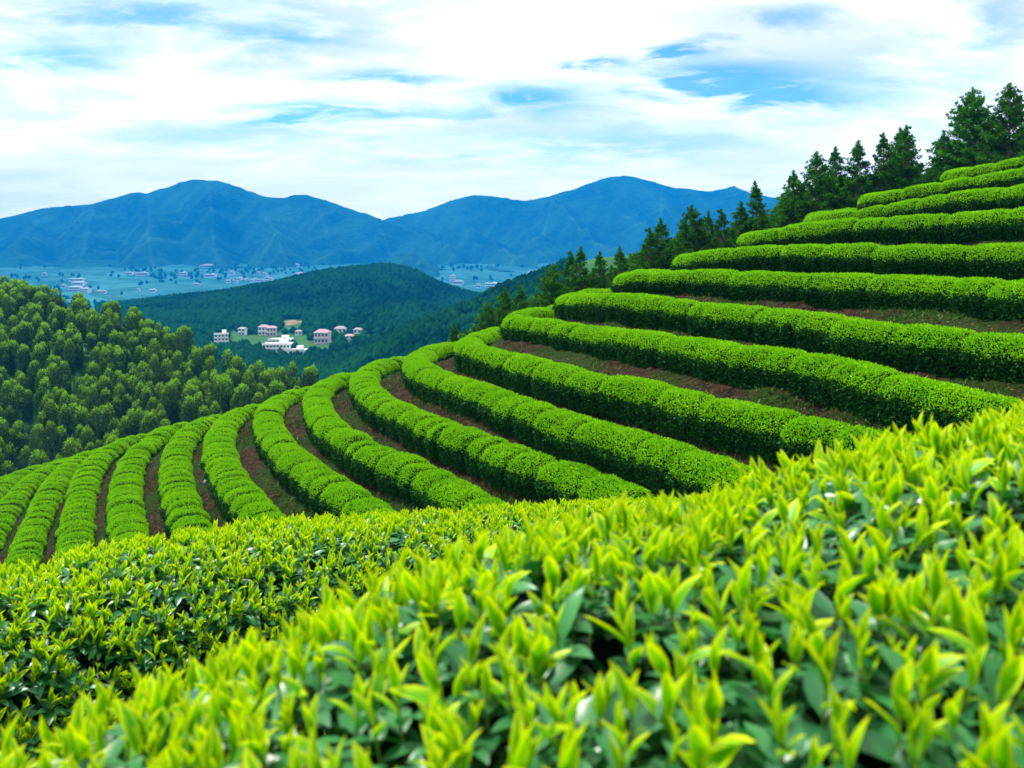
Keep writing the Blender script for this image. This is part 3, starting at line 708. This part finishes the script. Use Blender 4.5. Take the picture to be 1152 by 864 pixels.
# ------------------------------------------------------------------ bamboo on the left spur
def bamboo_meshes(seed):
    r_ = np.random.default_rng(seed); H = 9.0
    P, D, S, L, W, T, parts = [], [], [], [], [], [], []
    for q in range(r_.integers(2, 4)):
        a = r_.uniform(0, 6.28); lean = np.array([math.cos(a), math.sin(a), 0]) * r_.uniform(.5, 1.4); top = H * r_.uniform(.68, 1.0)
        base = np.array([math.cos(a), math.sin(a), 0]) * .25
        zs = np.linspace(0, 1, 7); pts = base + lean * (zs ** 2)[:, None] + np.outer(zs, [0, 0, top]); parts.append(tube(pts, np.linspace(.06, .012, 7), 5))
        c = pts[-1] - [0, 0, 1.0]; rx, rz = r_.uniform(.85, 1.25), r_.uniform(1.4, 2.0)
        k = 760; dirs = unit(r_.normal(size=(k, 3)) + [0, 0, .45]); rad = r_.uniform(.45, 1.0, k) ** .5
        pos = c + dirs * rad[:, None] * [rx, rx, rz * 1.0]; pos[:, 2] -= .9 * (np.hypot(pos[:, 0] - c[0], pos[:, 1] - c[1]) / rx) ** 2 * .9
        pos += .16 * np.stack([fbm(pos[:, 0] * 2, pos[:, 1] * 2, pos[:, 2] * 2, o=2, seed=seed + m) for m in range(3)], 1) * 2
        d = unit(dirs * [1, 1, .5] + np.array([0, 0, -.25]) + r_.normal(0, .45, (k, 3)))
        P.append(pos); D.append(d); S.append(unit(np.cross(d, r_.normal(size=(k, 3))))); L.append(r_.uniform(.25, .45, k)); W.append(r_.uniform(.12, .2, k))
        T.append(np.clip(r_.normal(.10, .08, k) + .78 * sstep(.3, 1.0, (pos[:, 2] - c[2]) / rz + r_.normal(0, .2, k)), 0, 1))   # lit plume tops painted into the tint, in fresh-leaf green
        for lev_ in range(4):                                   # sparse side sprays lower on the culm
            k = 60; q0 = np.array([np.interp(.5 + .1 * lev_, zs, pts[:, m]) for m in range(3)])
            dr = unit(r_.normal(size=(k, 3)) * [1, 1, .4]); pos = q0 + dr * r_.uniform(.2, .95, (k, 1)); d = unit(dr + [0, 0, -.3] + r_.normal(0, .4, (k, 3)))
            P.append(pos); D.append(d); S.append(unit(np.cross(d, r_.normal(size=(k, 3))))); L.append(r_.uniform(.28, .5, k)); W.append(r_.uniform(.09, .16, k)); T.append(np.clip(r_.normal(.12, .1, k), 0, 1))
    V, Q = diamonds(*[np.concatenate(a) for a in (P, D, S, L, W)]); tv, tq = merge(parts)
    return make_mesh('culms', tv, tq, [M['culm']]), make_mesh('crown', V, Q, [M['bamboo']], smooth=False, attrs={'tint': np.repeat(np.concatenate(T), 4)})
BM = [bamboo_meshes(70 + k) for k in range(6)]
def add_bamboo():
    cand = []
    for gy in np.arange(84, 190, 2.85):
        for gx in np.arange(-125, 0, 2.85):
            x = gx + random.uniform(-1.3, 1.3); y = gy + random.uniform(-1.3, 1.3)
            yr = 174 - (x + 98) * .704
            if y > yr + 5: continue
            ix = x / y * F + CX
            z = float(ground_z(x, y, False))
            if z < -47: continue
            iy = HY - (z + 8) / y * F
            if ix < -40 or ix > 400 or iy > 560: continue
            tea = np.interp(ix, [-50, 0, 100, 200, 300, 350, 380], [545, 535, 505, 472, 440, 425, 418])
            if iy > tea + 16: continue
            cand.append((x, y, z, ix, iy, yr))
    print('bamboo', len(cand))
    sky = {}
    cand.sort(key=lambda c: c[1])
    front, rest = cand[:300], cand[300:]
    # beyond 300 plants, the farthest go into one mass
    for k, (x, y, z, ix, iy, yr) in enumerate(front):
        if y > yr - 5: lb = "bamboo with olive-gold feathery top on the skyline of the left spur"
        elif iy > 430: lb = "bamboo low on the left spur, blue-green with a small bright top"
        else: lb = "bamboo with rounded yellow-green top on the middle of the left spur"
        o = empty('bamboo', (x, y, z - .2), lb, 'bamboo', 'bamboo covering the left spur', rz=random.uniform(0, 6.28))
        s = random.uniform(.72, 1.1); o.scale = (s * .76, s * .76, s)
        cm, cr = BM[k % 6]; link('culms', cm, o); link('crown', cr, o)
    if rest:
        r_ = np.random.default_rng(8); Vs, Qs, Ts, off = [], [], [], 0
        src = []
        for cm, cr in BM:
            v = np.empty(len(cr.vertices) * 3, np.float32); cr.vertices.foreach_get("co", v); t = np.empty(len(cr.vertices), np.float32); cr.attributes['tint'].data.foreach_get("value", t); src.append((v.reshape(-1, 3), t))
        for k, (x, y, z, *_r) in enumerate(rest):
            v, t = src[k % 6]; a = r_.uniform(0, 6.28); s = r_.uniform(.85, 1.1)
            c_, s_ = math.cos(a), math.sin(a); w_ = np.stack([v[:, 0] * c_ - v[:, 1] * s_, v[:, 0] * s_ + v[:, 1] * c_, v[:, 2]], 1) * s + [x, y, z - .2]
            Vs.append(w_); Ts.append(t); Qs.append(np.arange(len(v)).reshape(-1, 4) + off); off += len(v)
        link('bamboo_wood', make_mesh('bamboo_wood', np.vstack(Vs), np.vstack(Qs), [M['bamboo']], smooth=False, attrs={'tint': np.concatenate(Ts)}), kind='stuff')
add_bamboo()

# ------------------------------------------------------------------ houses
M['white'] = plain_mat('white_render', (.90, .89, .88), .7, (.85, .84, .83), 1.5)
M['pinkwall'] = plain_mat('pink_render', (.74, .46, .45), .7, (.70, .62, .60), .5)
M['roof_grey'] = plain_mat('grey_roof', (.34, .32, .34), .8, (.26, .25, .27), 2)
M['roof_pink'] = plain_mat('pink_tile_roof', (.50, .30, .32), .8, (.40, .24, .25), 2)
M['pane'] = plain_mat('window_pane', (.03, .04, .06), .15, spec=.6)
M['slab'] = plain_mat('concrete_slab', (.62, .62, .62), .8)
def box(cx, cy_, cz, sx, sy, sz):
    v = np.array([[i, j, k] for k in (-.5, .5) for j in (-.5, .5) for i in (-.5, .5)]) * [sx, sy, sz] + [cx, cy_, cz]
    return v, np.array([[0, 2, 3, 1], [4, 5, 7, 6], [0, 1, 5, 4], [2, 6, 7, 3], [0, 4, 6, 2], [1, 3, 7, 5]])
def hip(w_, dp, z, h, ov=.4, ridge=.45):
    a, b = w_ / 2 + ov, dp / 2 + ov; r_ = a * ridge
    v = np.array([[-a, -b, z], [a, -b, z], [a, b, z], [-a, b, z], [-r_, 0, z + h], [r_, 0, z + h], [-a, -b, z - .25], [a, -b, z - .25], [a, b, z - .25], [-a, b, z - .25]])
    return v, [np.array([[0, 1, 5, 4], [2, 3, 4, 5], [6, 9, 8, 7], [6, 7, 1, 0], [7, 8, 2, 1], [8, 9, 3, 2], [9, 6, 0, 3]]), np.array([[1, 2, 5], [3, 0, 4]])]
def house(px, py, wpx, floors, cols_, label, wall='white', roof='flat', rz=.2, bands=True, hpx=10):
    x, d, z = ray_ground(px, py, 250, 1500)
    w_ = wpx / F * d; plots.append((x, d, w_ * .5 + 1, 24)); dp = w_ * .7; h = hpx / F * d; fh = h / floors
    o = empty('house', (x, d, z - .3), label, 'house', None, rz)
    link('wall', make_mesh('wall', *box(0, 0, h / 2, w_, dp, h), [M[wall]], smooth=False), o)
    for f in range(floors):
        zz = f * fh + fh * .55
        if bands: link('balcony_slab', make_mesh('balcony_slab', *box(0, -dp / 2 - .4, f * fh + fh - .1, w_ + .5, .9, fh * .13), [M['slab']], smooth=False), o)
        for c in range(cols_):
            xx = (c + .5) / cols_ * w_ - w_ / 2
            wo = link('window', make_mesh('window', *box(xx, -dp / 2 - .03, zz, w_ / cols_ * .60, .10, fh * .50), [M['slab']], smooth=False), o)
            link('pane', make_mesh('pane', *box(xx, -dp / 2 - .085, zz, w_ / cols_ * .50, .06, fh * .42), [M['pane']], smooth=False), wo)
    if roof == 'flat':
        link('roof', make_mesh('roof', *merge([box(0, 0, h + .12, w_ + .6, dp + .6, .25), box(0, -dp / 2 - .2, h + .55, w_ + .6, .2, .7), box(w_ * .2, dp * .1, h + 1.2, w_ * .3, dp * .4, 2.0)]), [M['white']], smooth=False), o)
    else:
        v, f = hip(w_, dp, h, w_ * .22); link('roof', make_mesh('roof', v, f, [M[roof]], smooth=False), o)
house(249, 391, 15, 4, 4, "tall white four-storey house with rows of dark windows, left end of the village", rz=.3, hpx=16)
house(273, 377, 8, 2, 2, "small white house behind the tall four-storey one", roof='roof_grey', rz=-.2, hpx=8)
house(297, 377, 11, 2, 3, "white house with pinkish roof, left half of the pair under the bare slope", roof='roof_pink', rz=.1)
house(306, 378, 10, 2, 3, "pink-fronted house, right half of the pair under the bare slope", wall='pinkwall', roof='roof_pink', rz=.05)
house(313, 395, 30, 2, 8, "long white terraced building with bands of balconies, largest in the village", rz=.05, hpx=9)
house(333, 398, 22, 1, 5, "long low white shed beside the terraced building", rz=-.05, bands=False, hpx=5)
house(316, 386, 24, 1, 6, "white single-storey block right behind the long terraced building", rz=.05, hpx=5)
house(363, 386, 16, 2, 4, "big pink house with a wide grey-pink roof", wall='pinkwall', roof='roof_pink', rz=-.1, hpx=13)
house(393, 384, 9, 2, 2, "white and pink house right of the big pink one", wall='white', roof='roof_pink', rz=.15, hpx=7)
house(383, 374, 13, 1, 3, "low white house behind and above the big pink one", roof='roof_grey', rz=.1, bands=False, hpx=5)
house(403, 375, 9, 1, 2, "small pale house at the right end of the village by the wooded slope", roof='roof_grey', rz=-.15, bands=False, hpx=5)
house(336, 377, 7, 1, 2, "tiny pale house on the green terrace between the pairs", roof='roof_grey', rz=0, bands=False, hpx=5)

def bare_slope(px, py, wpx, hpx):
    """patch of bare brown earth lying on the hillside"""
    x0, d0, z0 = ray_ground(px, py, 250, 1500); a = np.linspace(0, 2 * np.pi, 22, endpoint=False); rr = np.linspace(0, 1, 6)
    wob = 1 + .25 * np.sin(a * 3 + 1) + .15 * np.sin(a * 5)
    X = x0 + wpx / F * d0 * .5 * rr[:, None] * (np.cos(a) * wob)[None]; Y = d0 + hpx * 2.2 / F * d0 * rr[:, None] * (np.sin(a) * wob)[None]
    link('bare_slope', make_mesh('bare_slope', np.stack([X, Y, ground_z(X, Y, False) + .7 * (1 - rr[:, None] ** 4)], -1).reshape(-1, 3), grid_faces(6, 22, True)[:, ::-1], [M['earth']]), kind='structure'); plots.append((x0, d0, wpx / F * d0 * .5, 12))
M['earth'] = plain_mat('bare_earth', (.30, .20, .13), .95, (.20, .15, .09), .3, spec=.05)
bare_slope(329, 363, 20, 7); bare_slope(392, 397, 12, 4); bare_slope(212, 367, 14, 3)
# far white buildings on the plain: too small to show parts
def far_building(px, py, wpx, hpx, label, group=None, roof='flat'):
    x, d, z = ray_ground(px, py, 1150, 3000)
    plots.append((x, d, wpx / F * d * .55 + 3, 240)); w_, h = wpx / F * d * .92, hpx / F * d * .85; dp = w_ * .6
    b = [box(0, 0, h / 2 - 2, w_, dp, h + 4)]; mi = [0] * 6
    if roof == 'flat': b.append(box(0, 0, h + h * .05, w_ * 1.04, dp * 1.05, h * .1)); mi += [0] * 6; b.append(box(w_ * .2, 0, h * 1.18, w_ * .25, dp * .5, h * .22)); mi += [0] * 6
    nfl = max(1, int(hpx / 2.2))
    for f in range(nfl): b.append(box(0, -dp / 2 - .15, (f + .55) * h / nfl, w_ * .9, .4, h / nfl * .34)); mi += [1] * 6
    v, f = merge(b); fs = [f]
    if roof != 'flat':
        hv, hf = hip(w_, dp, h, h * .55, w_ * .05); fs += [q + len(v) for q in hf]; v = np.vstack([v, hv]); mi += [2] * sum(len(q) for q in hf)
    o = link('building', make_mesh('building', v, fs, [M['white'], M['pane'], M['roof_grey']], mi, smooth=False)); o.location = (x, d, z); o.rotation_euler = (0, 0, random.uniform(-.25, .25))
    o["label"] = label; o["category"] = "building"
    if group: o["group"] = group
for a in [(87,316,16,3,"wide pale roofed hall above the stacked white buildings on the left","flat"),(89,321,15,4,"white block just under the wide hall on the left plain","flat"),
          (85,328,14,6,"white tower block in the left cluster by the bamboo skyline","flat"),(96,329,12,5,"white block right of the tower block in the left cluster","flat"),
          (114,330,12,3,"low white shed right of the left cluster","hip"),(72,324,5,4,"small white house at the left end of the left cluster","hip"),
          (50,310,5,3,"tiny pale house high on the far left of the plain","hip"),
          (146,309,9,3,"small pale block left of the long windowed building","flat"),(160,310,14,4,"long white windowed building at the mountain foot","flat"),
          (172,329,8,4,"white house standing just above the wooded hill's left end","flat"),(156,328,4,3,"single tiny white hut on the plain","hip"),
          (206,311,9,5,"square white block at the foot of the left mountain","flat"),(236,301,20,3,"long low pale arched roof under the left mountain","hip"),(237,312,13,4,"white block below the long arched roof","flat"),
          (221,321,9,2,"thin white shed on the open plain","hip"),
          (261,309,6,4,"white house left above the row of white houses","hip"),(291,308,5,2,"small white roof above the middle of the row of houses","hip"),(298,310,5,3,"white house above the right end of the row of houses","hip"),
          (334,300,5,3,"little white house high above the wooded hill","hip"),(337,311,11,4,"slanting white shed just over the wooded hill","hip"),(342,315,7,3,"white hut at the lower end of the slanting shed","hip"),
          (509,318,7,9,"white tower house on the plain right of the wooded hill","flat"),(516,320,12,4,"low white wing beside the white tower house","hip"),
          (538,324,6,4,"small white house between the tower house and the big hall","hip"),(554,324,16,6,"big white hall at the foot of the right mountain","flat"),
          (597,310,6,5,"white house on the slope just left of the pines","hip"),(492,329,6,2,"pale roof below the tower house, beside the wooded hill","hip")]:
    far_building(*a[:5], roof=a[5])
for k in range(12):
    far_building(257 + k * 4.3 + random.uniform(-1, 1), 316.5 - .12 * k + random.uniform(-.6, 1.6), random.uniform(4, 6), random.uniform(2.2, 3.6), "small white house in the long row above the wooded hill's crest", "row of white houses above the wooded hill", random.choice(['flat', 'hip']))
for k in range(7):
    far_building(500 + k * 5 + random.uniform(-1, 1), 332 + random.uniform(-.6, .6), random.uniform(4, 6), random.uniform(2, 3), "small white house in the row low on the plain beside the pines' slope", "row of white houses low on the plain", random.choice(['flat', 'hip']))

# ------------------------------------------------------------------ far woods (one mass)
def far_wood(name, x, y, size, seed):
    """many small tree crowns as one mass: each crown a ragged little dome of facets"""
    r_ = np.random.default_rng(seed); n = len(x); z = ground_z(x, y, False)
    nt_, nl = 7, 4
    a = np.linspace(0, 2 * np.pi, nt_, endpoint=False); lv = np.array([0, .35, .7, 1.]); rp = np.array([.55, 1.0, .68, .05])
    j = r_.uniform(.72, 1.28, (n, nl, nt_)); R_ = size * r_.uniform(.75, 1.25, n); Hh = size * r_.uniform(1.5, 2.5, n)
    rot = r_.uniform(0, 6.28, n)
    ang = a[None, None] + rot[:, None, None] + r_.normal(0, .15, (n, nl, nt_))
    rr = R_[:, None, None] * rp[None, :, None] * j
    V = np.stack([x[:, None, None] + rr * np.cos(ang), y[:, None, None] + rr * np.sin(ang), (z + size * .2)[:, None, None] + Hh[:, None, None] * lv[None, :, None] * (1 + .14 * (j - 1)) + 0 * ang], -1)
    q = grid_faces(nl, nt_, True); Q = (np.arange(n)[:, None, None] * nl * nt_ + q[None]).reshape(-1, 4)
    tint = np.repeat(np.clip(r_.random(n) * .6 + .9 * fbm(x / 35, y / 35, o=3, seed=3) + .15 + .35 * np.clip((-42 - z) / 15, 0, 1), 0, 1), nl * nt_)
    return link(name, make_mesh(name, V.reshape(-1, 3), Q, [M['wood_far']], smooth=True, attrs={'tint': tint}), kind='stuff')
def off_plots(x, y):
    m = np.ones(len(x), bool)
    for hx, hy, hw, fr in plots: m &= ~((np.abs(x * hy / y - hx) < hw) & (y < hy + hw) & (y > hy - fr))
    return m
def scatter_wood():
    # valley hill and slopes seen between the bamboo spur and the pines
    ix = rng.uniform(110, 640, 110000); d = rng.uniform(230, 1090, 110000) ; x = (ix - CX) / F * d
    keep = rng.random(110000) < (d / 1090) ** 1.0
    x, d, ix = x[keep], d[keep], ix[keep]
    z = ground_z(x, d, False); iy = HY - z / d * F
    m = (iy > 285) & (iy < 450) & (d > 150)
    # clearing round the village
    vx = (ix - 322) / 112; vy = (iy - 383) / 13
    clear = (vx ** 2 + vy ** 2 < 1) & (rng.random(len(x)) < .72)
    bare = (np.abs(ix - 329) < 12) & (iy > 359) & (iy < 375)
    bare |= (ix > 256) & (ix < 346) & (iy > 377) & (iy < 391) | (ix > 338) & (ix < 372) & (iy > 386) & (iy < 400)
    m &= ~clear & ~bare & off_plots(x, d)
    x, d = x[m], d[m]
    k = min(len(x), 32000); x, d = x[:k], d[:k]
    print('far trees', k)
    far_wood('distant_wood', x, d, 2.3, 5)
    # trees dotted over the far plain
    ix = rng.uniform(-20, 720, 7000); d = rng.uniform(1100, 2900, 7000); x = (ix - CX) / F * d
    m = fbm(x / 140, d / 140, o=3, seed=19) > rng.uniform(-.1, .35, 7000)
    m &= off_plots(x, d)
    far_wood('plain_woods', x[m][::2], d[m][::2], 4.0, 6)
scatter_wood()

# ------------------------------------------------------------------ the air of the valley
def haze():
    v, f = box(0, 0, (HAZE_TOP - 140) / 2, 8700, 8700, HAZE_TOP + 140)
    m = bpy.data.materials.new('valley_air'); m.use_nodes = True; nt = m.node_tree; nt.nodes.clear()
    out = N(nt, "ShaderNodeOutputMaterial"); p = N(nt, "ShaderNodeVolumePrincipled")
    p.inputs['Color'].default_value = (*HAZE_COL, 1); p.inputs['Density'].default_value = HAZE_DENS; p.inputs['Anisotropy'].default_value = .0
    nt.links.new(p.outputs[0], out.inputs['Volume'])
    link('haze', make_mesh('haze', v, f, [m], smooth=False), kind='stuff')
haze()
